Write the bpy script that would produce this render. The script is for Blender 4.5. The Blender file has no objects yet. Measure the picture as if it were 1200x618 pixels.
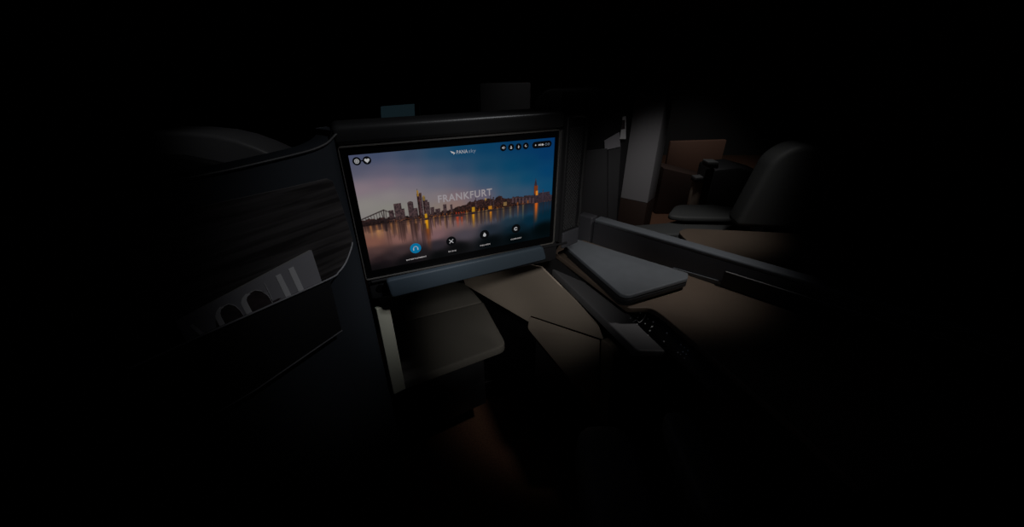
import bpy, bmesh, math, random
import numpy as np
from mathutils import Vector

random.seed(7)
S = bpy.context.scene
COL = S.collection

# ------------------------------------------------------------------ camera, world, light, exposure
FPX, EYE_Z = 444.0, 1.25
PITCH = math.atan2(244, 444)
CP, SP = math.cos(PITCH), math.sin(PITCH)
cam = bpy.data.objects.new('camera', bpy.data.cameras.new('camera'))
COL.objects.link(cam)
cam.location = (0, 0, EYE_Z)
cam.rotation_euler = (math.pi / 2 - PITCH, 0, 0)
cam.data.sensor_width = 36.0
cam.data.lens = 36.0 * FPX / 1200
cam.data.clip_start = 0.01
S.camera = cam

w = bpy.data.worlds.new('dark_world'); S.world = w; w.use_nodes = True
w.node_tree.nodes['Background'].inputs[0].default_value = (0, 0, 0, 1)
w.node_tree.nodes['Background'].inputs[1].default_value = 0.0

S.view_settings.view_transform = 'Standard'
S.view_settings.look = 'None'
S.view_settings.exposure = 0.0
S.view_settings.gamma = 1.0
S.view_settings.use_curve_mapping = False


def spot(name, loc, aim, power, angle, blend, size, color):
    l = bpy.data.lights.new(name, 'SPOT')
    l.energy = power; l.spot_size = math.radians(angle); l.spot_blend = blend
    l.shadow_soft_size = size; l.color = color
    o = bpy.data.objects.new(name, l); COL.objects.link(o)
    o.location = loc
    o.rotation_euler = (Vector(aim) - Vector(loc)).to_track_quat('-Z', 'Y').to_euler()
    return o


# added unseen spots, aimed and powered so each area is lit and fades outward
LAMPS = [
    ((0.05, -0.15, 1.45), (0.03, 1.14, 0.64), 14.8, 32, 0.03, (1.0, 0.97, 0.93)),  # added spot beside the camera, so light falls off around the view
    ((0.75, 0.35, 2.20), (-0.25, 0.69, 0.985), 13.5, 21, 0.04, (0.94, 0.96, 1.0)),
    ((0.55, 0.30, 1.90), (-0.27, 0.74, 0.82), 13.5, 14, 0.04, (0.95, 0.97, 1.0)),
    ((0.90, 0.58, 2.20), (0.385, 0.985, 0.70), 33, 23, 0.08, (1.0, 0.95, 0.90)),
    ((0.55, 1.20, 1.95), (0.86, 2.50, 0.29), 27, 30, 0.06, (1.0, 0.97, 0.97)),
    ((0.70, 0.78, 2.20), (0.64, 1.38, 0.66), 27, 26, 0.06, (1.0, 0.97, 0.93)),
    ((1.35, 2.85, 2.30), (1.25, 3.20, 0.20), 32, 44, 0.08, (1.0, 0.96, 0.94)),
    ((0.20, 2.00, 2.30), (0.25, 3.00, 0.90), 1.5, 44, 0.08, (1.0, 1.0, 1.0)),
    ((0.15, -0.50, 1.30), (-0.12, 1.05, 0.42), 16, 15, 0.03, (1.0, 0.97, 0.92)),
    ((1.55, 3.10, 2.30), (2.10, 4.30, 0.75), 37.7, 40, 0.06, (1.0, 0.96, 0.93)),
    ((-0.60, 0.50, 2.20), (-0.72, 1.10, 1.15), 3, 26, 0.05, (1.0, 1.0, 1.0)),
]
for loc, aim, power, ang, size, colr in LAMPS:
    spot('added_spot', loc, aim, power, ang, 1.0, size, colr)

# ------------------------------------------------------------------ helpers
EYE = Vector((0, 0, EYE_Z))


def ray(x, y):
    a, b = (x - 600) / FPX, -(y - 309) / FPX
    return Vector((a, CP + b * SP, -SP + b * CP))


def onp(x, y, p, n):
    d = ray(x, y); n = Vector(n)
    return EYE + d * (n.dot(Vector(p) - EYE) / n.dot(d))


def onz(x, y, z):
    return onp(x, y, (0, 0, z), (0, 0, 1))


def hdir(deg):
    return Vector((math.sin(math.radians(deg)), math.cos(math.radians(deg)), 0))


def hnorm(deg):
    return Vector((math.cos(math.radians(deg)), -math.sin(math.radians(deg)), 0))


def onv(x, y, p, deg):
    return onp(x, y, p, hnorm(deg))


def lin(c):
    return tuple(((v / 255) / 12.92 if v / 255 <= 0.04045 else ((v / 255 + 0.055) / 1.055) ** 2.4) for v in c)


def mat(name, col, rough=0.6, metal=0.0, bump=0.0, bscale=400, spec=0.4, var=0.0, vscale=6):
    m = bpy.data.materials.new(name); m.use_nodes = True
    nt = m.node_tree; b = nt.nodes['Principled BSDF']
    b.inputs['Base Color'].default_value = (*col, 1)
    b.inputs['Roughness'].default_value = rough
    b.inputs['Metallic'].default_value = metal
    b.inputs['Specular IOR Level'].default_value = spec
    tc = nt.nodes.new('ShaderNodeTexCoord')
    if var > 0:
        n = nt.nodes.new('ShaderNodeTexNoise'); n.inputs['Scale'].default_value = vscale
        n.inputs['Detail'].default_value = 6
        r = nt.nodes.new('ShaderNodeValToRGB')
        r.color_ramp.elements[0].position = 0.3; r.color_ramp.elements[1].position = 0.7
        r.color_ramp.elements[0].color = (*[c * (1 - var) for c in col], 1)
        r.color_ramp.elements[1].color = (*[c * (1 + var) for c in col], 1)
        nt.links.new(tc.outputs['Object'], n.inputs['Vector'])
        nt.links.new(n.outputs['Fac'], r.inputs['Fac'])
        nt.links.new(r.outputs['Color'], b.inputs['Base Color'])
    if bump > 0:
        n = nt.nodes.new('ShaderNodeTexNoise'); n.inputs['Scale'].default_value = bscale
        bp = nt.nodes.new('ShaderNodeBump'); bp.inputs['Strength'].default_value = bump
        bp.inputs['Distance'].default_value = 0.002
        nt.links.new(tc.outputs['Object'], n.inputs['Vector'])
        nt.links.new(n.outputs['Fac'], bp.inputs['Height'])
        nt.links.new(bp.outputs['Normal'], b.inputs['Normal'])
    return m


def mat_emit(name, col, strength=1.0):
    m = bpy.data.materials.new(name); m.use_nodes = True
    b = m.node_tree.nodes['Principled BSDF']
    b.inputs['Base Color'].default_value = (0.002, 0.002, 0.002, 1)
    b.inputs['Specular IOR Level'].default_value = 0.1
    b.inputs['Emission Color'].default_value = (*col, 1)
    b.inputs['Emission Strength'].default_value = strength
    return m


def prism(bm, pts, vec):
    vec = Vector(vec)
    a = [bm.verts.new(Vector(p)) for p in pts]
    b = [bm.verts.new(Vector(p) + vec) for p in pts]
    n = len(pts)
    bm.faces.new(a); bm.faces.new(b[::-1])
    for i in range(n):
        bm.faces.new((a[i], a[(i + 1) % n], b[(i + 1) % n], b[i]))
    bmesh.ops.recalc_face_normals(bm, faces=bm.faces[:])
    return a, b


def bevel(bm, wd, seg=3, ang=20):
    es = [e for e in bm.edges if len(e.link_faces) == 2 and e.calc_face_angle(0) > math.radians(ang)]
    bmesh.ops.bevel(bm, geom=es, offset=wd, segments=seg, profile=0.5, affect='EDGES', clamp_overlap=True)


def round_corners(pts, r, idx=None, seg=6):
    """fillet the corners of a planar polygon"""
    pts = [Vector(p) for p in pts]; out = []; n = len(pts)
    for i, p in enumerate(pts):
        if idx is not None and i not in idx:
            out.append(p); continue
        rr = r[i] if isinstance(r, dict) else r
        a, b = pts[i - 1] - p, pts[(i + 1) % n] - p
        k = min(rr, a.length * 0.45, b.length * 0.45)
        s, e = p + a.normalized() * k, p + b.normalized() * k
        for j in range(seg + 1):
            t = j / seg
            out.append((1 - t) ** 2 * s + 2 * t * (1 - t) * p + t * t * e)
    return out


def tube(bm, pts, r, seg=8, flat=None):
    pts = [Vector(p) for p in pts]; rings = []
    for i, p in enumerate(pts):
        t = (pts[min(i + 1, len(pts) - 1)] - pts[max(i - 1, 0)]).normalized()
        u = t.cross(Vector((0, 0, 1)))
        u = u.normalized() if u.length > 1e-4 else Vector((1, 0, 0))
        v = t.cross(u)
        rings.append([bm.verts.new(p + (u * math.cos(2 * math.pi * k / seg) + v * math.sin(2 * math.pi * k / seg)) * r)
                      for k in range(seg)])
    for a, b in zip(rings, rings[1:]):
        for k in range(seg):
            bm.faces.new((a[k], a[(k + 1) % seg], b[(k + 1) % seg], b[k]))
    bm.faces.new(rings[0][::-1]); bm.faces.new(rings[-1])
    bmesh.ops.recalc_face_normals(bm, faces=bm.faces[:])


def smooth_line(pts, n=8):
    pts = [Vector(p) for p in pts]; out = []
    for i in range(len(pts) - 1):
        p0, p1, p2, p3 = pts[max(i - 1, 0)], pts[i], pts[i + 1], pts[min(i + 2, len(pts) - 1)]
        for k in range(n):
            t = k / n
            out.append(0.5 * (2 * p1 + (p2 - p0) * t + (2 * p0 - 5 * p1 + 4 * p2 - p3) * t * t
                              + (3 * p1 - p0 - 3 * p2 + p3) * t ** 3))
    return out + [pts[-1]]


def link_mesh(name, bm, m, parent=None, smooth=True):
    me = bpy.data.meshes.new(name)
    bm.normal_update()
    # keep each mesh's origin at its own centre
    c = Vector((0, 0, 0))
    if bm.verts:
        for v in bm.verts: c += v.co
        c /= len(bm.verts)
    for v in bm.verts: v.co -= c
    bm.to_mesh(me); bm.free()
    o = bpy.data.objects.new(name, me); COL.objects.link(o)
    if m: me.materials.append(m)
    if smooth:
        for p in me.polygons: p.use_smooth = True
        try:
            me.set_sharp_from_angle(angle=math.radians(35))
        except Exception:
            pass
    o['_c'] = 0
    del o['_c']
    off = Vector((0, 0, 0))
    if parent is not None:
        o.parent = parent
        q = parent
        while q is not None:
            off += q.location
            q = q.parent
    o.location = c - off
    return o


def plate(name, pts, vec, m, parent=None, bv=0.0, seg=3):
    bm = bmesh.new(); prism(bm, pts, vec)
    if bv > 0: bevel(bm, bv, seg)
    return link_mesh(name, bm, m, parent)


def thing(name, label, cat, loc, group=None):
    o = bpy.data.objects.new(name, None); COL.objects.link(o)
    o.empty_display_size = 0.05
    o.location = loc
    o['label'] = label; o['category'] = cat
    if group: o['group'] = group
    return o


def tag(o, label, cat, group=None):
    o['label'] = label; o['category'] = cat
    if group: o['group'] = group
    return o


def struct(o):
    o['kind'] = 'structure'; return o


# ------------------------------------------------------------------ materials
M = {
    'carpet': mat('brown_carpet', (0.11, 0.055, 0.034), 0.95, bump=0.6, bscale=700, spec=0.1, var=0.25, vscale=160),
    'cabin': mat('cabin_lining', (0.035, 0.035, 0.036), 0.7, bump=0.05),
    'ceiling': mat('cabin_ceiling', (0.03, 0.03, 0.03), 0.8),
    'shell': mat('charcoal_shell', (0.033, 0.038, 0.046), 0.45, bump=0.05, bscale=900),
    'shell_dark': mat('black_shell_plastic', (0.022, 0.022, 0.024), 0.42),
    'hood': mat('satin_black_hood', (0.036, 0.036, 0.037), 0.34, spec=0.6),
    'black': mat('black_bezel', (0.004, 0.004, 0.0045), 0.35, spec=0.2),
    'silver': mat('silver_trim', (0.15, 0.142, 0.134), 0.35),
    'steel': mat('grey_trim', (0.42, 0.42, 0.44), 0.38),
    'bar': mat('slate_bar', (0.072, 0.100, 0.130), 0.45, bump=0.04, bscale=1200),
    'tray': mat('slate_grey_tray', (0.155, 0.172, 0.196), 0.5, bump=0.05, bscale=1500, var=0.05, vscale=30),
    'tray_edge': mat('dark_tray_edge', (0.020, 0.021, 0.024), 0.45),
    'beige': mat('beige_laminate', (0.150, 0.112, 0.086), 0.55, bump=0.03, bscale=1200, var=0.04, vscale=12),
    'wall': mat('taupe_panel', (0.40, 0.335, 0.275), 0.6, bump=0.03, bscale=1200, var=0.03),
    'cream': mat('cream_panel', (0.64, 0.63, 0.51), 0.55),
    'fabric': mat('charcoal_fabric', (0.13, 0.122, 0.108), 0.95, bump=0.5, bscale=1400, spec=0.1, var=0.12, vscale=500),
    'seatgrey': mat('grey_leather', (0.075, 0.078, 0.080), 0.6, bump=0.15, bscale=500),
    'ledge': mat('graphite_ledge', (0.18, 0.18, 0.19), 0.42),
    'lattice': mat('dark_grey_mesh', (0.075, 0.075, 0.078), 0.5),
    'divider': mat('graphite_divider', (0.072, 0.073, 0.085), 0.5, bump=0.04, bscale=900),
    'cap': mat('slate_cap', (0.16, 0.178, 0.205), 0.4),
    'pillar': mat('pale_pillar', (0.33, 0.32, 0.33), 0.65, bump=0.03),
    'brown': mat('dark_brown_base', (0.045, 0.026, 0.020), 0.6),
    'brownwall': mat('red_brown_panel', (0.16, 0.085, 0.06), 0.6),
    'cover': mat('magazine_cover', (0.42, 0.41, 0.44), 0.45, spec=0.3),
    'pages': mat('magazine_pages', (0.32, 0.31, 0.29), 0.8),
    'ink': mat('white_print', (0.92, 0.91, 0.92), 0.5),
    'inkphoto': mat('dark_print', (0.075, 0.058, 0.060), 0.5, var=0.4, vscale=90),
    'icon': mat('white_symbol_print', (0.80, 0.82, 0.85), 0.5),
    'teal_glow': mat_emit('dim_teal_added_glow', lin((15, 25, 29))),  # even glow added so the far teal panel stays visible
}

# veneer with long horizontal streaks
mv = bpy.data.materials.new('streaked_veneer'); mv.use_nodes = True
nt = mv.node_tree; b = nt.nodes['Principled BSDF']
b.inputs['Roughness'].default_value = 0.40; b.inputs['Specular IOR Level'].default_value = 0.35
tc = nt.nodes.new('ShaderNodeTexCoord'); mp = nt.nodes.new('ShaderNodeMapping')
mp.inputs['Scale'].default_value = (2.2, 2.2, 44)
n1 = nt.nodes.new('ShaderNodeTexNoise'); n1.inputs['Scale'].default_value = 2.0; n1.inputs['Detail'].default_value = 5
n1.inputs['Distortion'].default_value = 0.5
rp = nt.nodes.new('ShaderNodeValToRGB')
rp.color_ramp.elements[0].position = 0.38; rp.color_ramp.elements[0].color = (0.028, 0.025, 0.025, 1)
rp.color_ramp.elements[1].position = 0.68; rp.color_ramp.elements[1].color = (0.10, 0.092, 0.092, 1)
nt.links.new(tc.outputs['Object'], mp.inputs['Vector']); nt.links.new(mp.outputs['Vector'], n1.inputs['Vector'])
nt.links.new(n1.outputs['Fac'], rp.inputs['Fac']); nt.links.new(rp.outputs['Color'], b.inputs['Base Color'])
M['veneer'] = mv

# ------------------------------------------------------------------ the cabin
def boxpts(x0, x1, y0, y1, z):
    return [(x0, y0, z), (x1, y0, z), (x1, y1, z), (x0, y1, z)]


struct(plate('floor', boxpts(-2.4, 4.2, -1.0, 5.6, -0.05), (0, 0, 0.05), M['carpet']))
struct(plate('ceiling', boxpts(-2.4, 4.2, -1.0, 5.6, 2.4), (0, 0, 0.05), M['ceiling']))
struct(plate('wall_back', boxpts(-2.4, 4.2, 5.5, 5.6, 0), (0, 0, 2.4), M['cabin']))
struct(plate('wall_left', boxpts(-2.4, -2.3, -1.0, 5.5, 0), (0, 0, 2.4), M['cabin']))
struct(plate('wall_right', boxpts(4.1, 4.2, -1.0, 5.5, 0), (0, 0, 2.4), M['cabin']))
struct(plate('wall_front', boxpts(-2.3, 4.1, -1.0, -0.9, 0), (0, 0, 2.4), M['cabin']))

# ------------------------------------------------------------------ the screen's frame of reference
A_S, A_H = 66.2, 33.6
US, NS = hdir(A_S), hnorm(A_S)
if NS.y > 0: NS = -NS
TL0 = EYE + ray(408, 182) * 0.65
BL0 = onv(437, 317, TL0, A_S)
BR0 = onv(645, 277, TL0, A_S)
SW = (BR0 - BL0).length
SH = TL0.z - BL0.z
BL0 = Vector((TL0.x, TL0.y, BL0.z))


def mo(a, bb, d=0.0):
    return BL0 + US * a + Vector((0, 0, bb)) + NS * d


def scr(x, y):
    p = onv(x, y, TL0, A_S) - BL0
    return p.dot(US) / SW, p.z / SH


# ------------------------------------------------------------------ monitor
mon = thing('seatback_monitor', 'wide black framed monitor showing a river skyline at dusk', 'monitor', mo(SW / 2, -0.02, -0.03))

# the picture on the display: a colour per grid vertex, given off by the screen
GW, GH = 520, 292
uu, vv = np.meshgrid(np.linspace(0, 1, GW), np.linspace(0, 1, GH))
asp = SW / SH


def idw(points, eps=0.004, ex=1.6):
    num = np.zeros(uu.shape + (3,)); den = np.zeros(uu.shape)
    for (x, y, c) in points:
        u, v = scr(x, y)
        wgt = 1.0 / (((uu - u) * asp * 0.7) ** 2 + ((vv - v) * 1.15) ** 2 + eps) ** ex
        num += wgt[..., None] * np.array(c, float); den += wgt
    return num / den[..., None]


sky = idw([(412, 185, (66, 72, 98)), (416, 198, (80, 81, 98)), (424, 222, (128, 112, 120)), (430, 240, (131, 127, 122)),
           (440, 182, (58, 69, 95)), (450, 200, (88, 86, 104)), (452, 215, (122, 104, 116)), (458, 230, (131, 124, 124)),
           (455, 244, (128, 126, 118)), (480, 182, (50, 68, 92)), (480, 200, (80, 84, 106)), (480, 215, (112, 104, 116)),
           (482, 230, (126, 116, 120)), (475, 242, (126, 124, 116)), (512, 180, (30, 66, 94)), (510, 198, (60, 78, 102)),
           (512, 215, (98, 97, 112)), (512, 230, (122, 112, 116)), (514, 243, (128, 116, 106)), (540, 176, (10, 60, 92)),
           (540, 195, (40, 68, 96)), (540, 215, (84, 88, 107)), (536, 230, (122, 100, 106)), (532, 240, (133, 104, 94)),
           (570, 172, (6, 56, 90)), (570, 195, (16, 64, 94)), (570, 215, (54, 78, 102)), (566, 228, (100, 88, 102)),
           (600, 170, (4, 52, 90)), (600, 195, (5, 62, 94)), (600, 212, (28, 72, 98)), (600, 222, (54, 80, 101)),
           (625, 168, (4, 50, 92)), (620, 190, (4, 57, 92)), (618, 210, (8, 66, 98)), (616, 225, (52, 76, 100)),
           (646, 166, (4, 46, 92)), (640, 180, (4, 50, 92)), (642, 200, (4, 58, 98)), (640, 220, (10, 66, 100))])
water = idw([(432, 272, (118, 84, 70)), (438, 284, (118, 78, 66)), (440, 295, (78, 56, 54)), (443, 304, (34, 25, 27)), (446, 313, (14, 12, 14)),
             (465, 268, (126, 92, 80)), (468, 280, (122, 86, 80)), (470, 294, (56, 44, 46)), (474, 308, (12, 11, 13)),
             (508, 266, (126, 94, 92)), (510, 276, (116, 87, 90)), (512, 287, (42, 38, 44)), (514, 300, (8, 9, 10)),
             (540, 262, (110, 86, 86)), (545, 275, (70, 64, 72)), (536, 290, (9, 10, 11)),
             (552, 262, (90, 75, 78)), (575, 258, (70, 68, 78)), (575, 268, (30, 38, 48)), (575, 283, (4, 8, 10)),
             (600, 250, (52, 66, 82)), (600, 259, (27, 45, 58)), (605, 268, (8, 26, 36)), (605, 278, (2, 7, 9)),
             (625, 246, (24, 56, 80)), (622, 258, (6, 36, 52)), (638, 240, (8, 52, 80)), (639, 250, (3, 34, 50)), (636, 268, (1, 7, 9)), (450, 309, (20, 15, 18)), (441, 315, (12, 10, 12)), (457, 301, (42, 33, 35)), (480, 303, (16, 14, 16)), (495, 297, (26, 23, 26)), (436, 300, (60, 44, 44))], .0015, 2.0)
fine = np.random.RandomState(3)
(wu0, wv0), (wu1, wv1) = scr(430, 265), scr(644, 236)
wl = wv0 + (uu - wu0) / (wu1 - wu0) * (wv1 - wv0)          # the waterline
img = np.where((vv > wl)[..., None], sky, water)


def top_at(profile):
    us = np.array([scr(x, y)[0] for x, y in profile]); vs = np.array([scr(x, y)[1] for x, y in profile])
    return np.interp(uu[0], us, vs)


def steps(blocks, base):
    """blocks: (x0, x1, top y) in a list -> height over u"""
    h = np.full(GW, -1.0)
    for x0, x1, y in blocks:
        u0, vt = scr(x0, y); u1, _ = scr(x1, y)
        s = (uu[0] >= u0) & (uu[0] <= u1)
        h[s] = np.maximum(h[s], vt)
    return h


low = top_at([(430, 258), (460, 256), (500, 253), (520, 248), (533, 245), (540, 243), (547, 240), (549, 238), (556, 236), (560, 236), (575, 234),
              (579, 236), (582, 233), (584, 230.5), (588, 232), (592, 234), (602, 232), (626, 230), (645, 229)])
rs = np.random.RandomState(11)
jag = np.repeat(rs.rand(GW // 5 + 1), 5)[:GW] * 0.016
low = low + jag
blocks = steps([(461, 470, 239), (470, 474, 245), (455, 461, 247), (477, 484, 237.5), (478.5, 482.5, 236.5), (484, 489, 244.5),
                (488.6, 494, 228), (494.6, 498, 231), (498, 501, 234.5), (501, 503, 237), (504, 509, 243.5), (510, 516, 245), (519, 523, 240),
                (527.7, 530.4, 240), (557, 557.8, 232), (574.6, 575.4, 228.5), (577.5, 579, 231), (636, 636.6, 222)], 0)
spike = np.full(GW, -1.0)
for x0, y0, x1, y1, half in [(488.4, 221, 489.6, 229, 1.2), (628, 208.5, 628, 219, 2.0), (495.8, 229, 496, 232, 1.0)]:
    for i in range(GW):
        uc, vt = scr(x0, y0); ub = scr(x1 + half, y1)[0] - scr(x1, y1)[0]; vb = scr(x1, y1)[1]
        k = abs(uu[0, i] - uc) / ub
        if k < 1: spike[i] = max(spike[i], vt + (vb - vt) * k)
tow = steps([(626, 630.4, 218), (630.4, 644, 226.5)], 0)
top = np.maximum.reduce([low, blocks, spike, tow])
m_b = (vv > wl) & (vv < top[None, :])
bn = np.repeat(np.repeat(rs.rand(GH // 3 + 1, GW // 3 + 1), 3, 0), 3, 1)[:GH, :GW]
bcol = np.stack([24 + 38 * bn, 17 + 22 * bn, 18 + 18 * bn], -1)
hi = (blocks[None, :] >= top[None, :] - 1e-6)
bcol = np.where(hi[..., None], np.stack([40 + 40 * bn, 31 + 30 * bn, 34 + 28 * bn], -1), bcol)
near = np.clip(1 - (vv - wl) / 0.05, 0, 1)
warm = (rs.rand(GH, GW) > 0.9) * near * (uu > 0.12)
bcol = bcol * (1 - 0.45 * near[..., None]) + warm[..., None] * np.array([110, 58, 20.])
fade = np.clip((uu - 0.72) / 0.2, 0, 1)[..., None]
bcol = bcol * (1 - fade) + (bcol * 0.5 + np.array([26, 24, 32.])) * fade
img = np.where(m_b[..., None], bcol, img)


def patch(x0, y0, x1, y1, col, a=0.9):
    u0, v0 = scr(x0, y0); u1, v1 = scr(x1, y1)
    s = (uu >= min(u0, u1)) & (uu <= max(u0, u1)) & (vv >= min(v0, v1)) & (vv <= max(v0, v1))
    img[s] = img[s] * (1 - a) + np.array(col, float) * a


patch(488.2, 223.5, 490.8, 230, (150, 112, 40), .85); patch(490.8, 226.5, 494, 229, (60, 38, 30), .9)
patch(495, 229.5, 498, 235, (138, 112, 50), .75); patch(491, 231, 494, 250, (78, 44, 50), .6)
patch(497.5, 251, 501, 257, (190, 140, 24), .9)
patch(626.3, 218, 630, 227, (120, 52, 18), .85); patch(628, 224, 630.2, 229, (206, 128, 40), .9)
patch(553, 243, 556.5, 249, (190, 140, 30), .85); patch(568, 232.5, 570, 235, (180, 140, 60), .6)
patch(572.5, 242, 576.5, 246, (200, 130, 30), .8); patch(590, 237, 594, 241, (150, 118, 70), .7)
for x, y in [(510, 253), (515, 252), (523, 250), (541, 249), (546, 247), (561, 245), (566, 244), (582, 243), (606, 237), (612, 236), (618, 235)]:
    patch(x, y, x + 1.4, y + 3, (150, 84, 34), .7)
for x in range(534, 544, 3): patch(x, 249, x + 1.6, 253, (170, 50, 30), .7)
for x in range(600, 626, 4): patch(x, 232, x + 2, 238, (84, 66, 70), .6)
# reflections: dark shapes and light streaks, drawn down from the waterline
refl = (top[None, :] - wl); dep = (wl - vv)
wob = np.repeat(rs.rand(GW // 2 + 1), 2)[:GW]
ln = np.maximum(refl * (1.0 + 0.35 * wob[None, :]), 0.02)
dk = np.clip(1 - dep / ln, 0, 1) ** 0.5 * (vv <= wl) * (0.62 + 0.36 * wob[None, :])
dcol = np.array([38, 25, 25.]) * (1 - fade) + np.array([28, 32, 42.]) * fade
img = img * (1 - dk[..., None]) + dcol * dk[..., None]


def streak(x, y0, y1, hw, col, a):
    u0, v0 = scr(x, y0); _, v1 = scr(x, y1); h = scr(x + hw, y0)[0] - u0
    k = np.exp(-((uu - u0) / h) ** 2) * np.clip((vv - v1) / (v0 - v1), 0, 1) * (vv <= wl) * (vv <= v0)
    k = np.clip(k * a, 0, 1)[..., None]
    img[:] = img * (1 - k) + np.array(col, float) * k


streak(499.8, 258, 276, 1.8, (206, 142, 20), 1.5); streak(501, 268, 296, 3.0, (120, 58, 26), .8)
streak(554.6, 251, 268, 1.5, (196, 134, 26), 1.2); streak(575, 248, 262, 1.3, (196, 120, 30), 1.1)
streak(628.5, 238, 262, 1.8, (190, 88, 24), 1.3); streak(607, 241, 256, .8, (150, 96, 60), .9)
streak(536, 254, 268, 1.6, (176, 60, 34), 1.0); streak(541, 254, 266, 1.2, (170, 66, 34), .9)
for x in [434, 441, 447, 458, 464, 478, 487, 493, 508, 515, 521, 527, 547, 561, 566, 570, 583, 590, 598, 613]:
    streak(x, 265 - (x - 430) * .135, 282 - (x - 430) * .14 + 3 * rs.rand(), .7 + rs.rand(), (176 - (x - 430) * .2, 112, 62), .45 + .35 * rs.rand())
streak(444, 270, 283, 4.0, (190, 136, 80), .55)
for x, d in [(452, 292), (455, 290), (473, 286), (488, 284), (486, 282), (498, 286)]:
    streak(x, 262, d, 1.3, (46, 30, 28), .75)


def seg(x0, y0, x1, y1, hw, col, a=.9):
    (u0, v0), (u1, v1) = scr(x0, y0), scr(x1, y1)
    ax, ay = (u1 - u0) * asp, v1 - v0
    L = ax * ax + ay * ay
    t = np.clip((((uu - u0) * asp) * ax + (vv - v0) * ay) / L, 0, 1)
    d = np.sqrt(((uu - u0) * asp - t * ax) ** 2 + ((vv - v0) - t * ay) ** 2)
    k = (np.clip(1.4 - d / (hw / 137.0), 0, 1) * a)[..., None]
    k = np.clip(k, 0, 1)
    img[:] = img * (1 - k) + np.array(col, float) * k


BRC = (34, 25, 26)
seg(424, 261.5, 460, 256.5, .9, BRC); seg(424, 264, 462, 259, .6, BRC, .7)
seg(424, 257.5, 449.5, 246.3, .7, BRC); seg(449.5, 246.3, 462, 251, .6, BRC, .8)
seg(449.5, 246.3, 450.5, 259, .6, BRC); seg(446.5, 248, 450, 258, .5, BRC); seg(452, 247, 453, 258, .5, BRC, .7)
for k in range(6):
    x = 428 + k * 3.2
    seg(x, 256.2 - k * 1.5, x + 2.4, 261 - k * .4, .35, BRC, .8)
seg(451.5, 258, 453, 270, 1.6, BRC, .8); seg(424, 266, 520, 255, .5, (40, 28, 28), .6)
seg(520, 255, 604, 243, .5, (30, 24, 26), .8)
img = np.clip(img, 0, 255) / 255.0
imgl = np.where(img <= 0.04045, img / 12.92, ((img + 0.055) / 1.055) ** 2.4)

me = bpy.data.meshes.new('screen')
ctr = mo(SW / 2, SH / 2)
P = np.array(mo(0, 0) - ctr)[None, None] + np.array(US)[None, None] * (uu * SW)[..., None] + np.array([0, 0, 1.])[None, None] * (vv * SH)[..., None]
idx = np.arange(GW * GH).reshape(GH, GW)
q = np.stack([idx[:-1, :-1], idx[:-1, 1:], idx[1:, 1:], idx[1:, :-1]], -1).reshape(-1, 4)
me.from_pydata(P.reshape(-1, 3).tolist(), [], q.tolist())
at = me.color_attributes.new('picture', 'FLOAT_COLOR', 'POINT')
at.data.foreach_set('color', np.concatenate([imgl.reshape(-1, 3), np.ones((GW * GH, 1))], 1).astype(np.float32).ravel())
ms = bpy.data.materials.new('lit_display'); ms.use_nodes = True
nt = ms.node_tree; b = nt.nodes['Principled BSDF']
an = nt.nodes.new('ShaderNodeAttribute'); an.attribute_name = 'picture'
nt.links.new(an.outputs['Color'], b.inputs['Emission Color']); b.inputs['Emission Strength'].default_value = 1.0
b.inputs['Base Color'].default_value = (0.001, 0.001, 0.001, 1); b.inputs['Specular IOR Level'].default_value = 0.05
b.inputs['Roughness'].default_value = 0.3
me.materials.append(ms)
screen = bpy.data.objects.new('screen', me); COL.objects.link(screen)
screen.parent = mon; screen.location = ctr - mon.location
screen['label'] = 'lit display with a bridge, towers, a cathedral and their reflections'

EM_W = mat_emit('display_white', lin((168, 168, 170)))
EM_T = mat_emit('display_title', lin((142, 136, 140)))
EM_G = mat_emit('display_grey', lin((110, 124, 140)))
EM_K = mat_emit('display_black', lin((5, 6, 8)))
EM_B = mat_emit('display_blue', lin((4, 104, 148)))
EM_BB = mat_emit('display_label', lin((172, 168, 168)))


def sp(x, y, d):       # a point on the display, d in front of it
    p = onv(x, y, TL0, A_S); return p + NS * d


def flat(bm, pts):
    bm.faces.new([bm.verts.new(p) for p in pts])


def disc(bm, c, r, n=28):
    flat(bm, [c + US * (r * math.cos(2 * math.pi * k / n)) + Vector((0, 0, r * math.sin(2 * math.pi * k / n))) for k in range(n)])


def glyph(bm, c, pts, s):
    flat(bm, [c + US * (x * s) + Vector((0, 0, y * s)) for x, y in pts])


def strip(bm, c, pts, s, wd):
    for (x0, y0), (x1, y1) in zip(pts, pts[1:]):
        dx, dy = x1 - x0, y1 - y0; L = math.hypot(dx, dy) or 1; nx, ny = -dy / L * wd / 2, dx / L * wd / 2
        glyph(bm, c, [(x0 + nx, y0 + ny), (x0 - nx, y0 - ny), (x1 - nx, y1 - ny), (x1 + nx, y1 + ny)], s)


def circ(cx, cy, r, a0=0, a1=360, n=16):
    return [(cx + r * math.cos(math.radians(a0 + (a1 - a0) * k / n)), cy + r * math.sin(math.radians(a0 + (a1 - a0) * k / n))) for k in range(n + 1)]


def button(x, y, r, back, draw, name):
    bm = bmesh.new(); disc(bm, sp(x, y, 0.0006), r)
    o = link_mesh(name, bm, back, screen, False)
    o.location = o.location
    bm = bmesh.new(); draw(bm, sp(x, y, 0.0010))
    link_mesh('symbol', bm, EM_W, screen, False)


def d_target(bm, c):
    strip(bm, c, circ(0, 0, .0036), 1, .0009); strip(bm, c, circ(0, 0, .0016), 1, .0012)


def d_heart(bm, c):
    pts = []
    for k in range(30):
        t = 2 * math.pi * k / 30
        pts.append((16 * math.sin(t) ** 3, 13 * math.cos(t) - 5 * math.cos(2 * t) - 2 * math.cos(3 * t) - math.cos(4 * t)))
    glyph(bm, c, pts, .00027)


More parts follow.
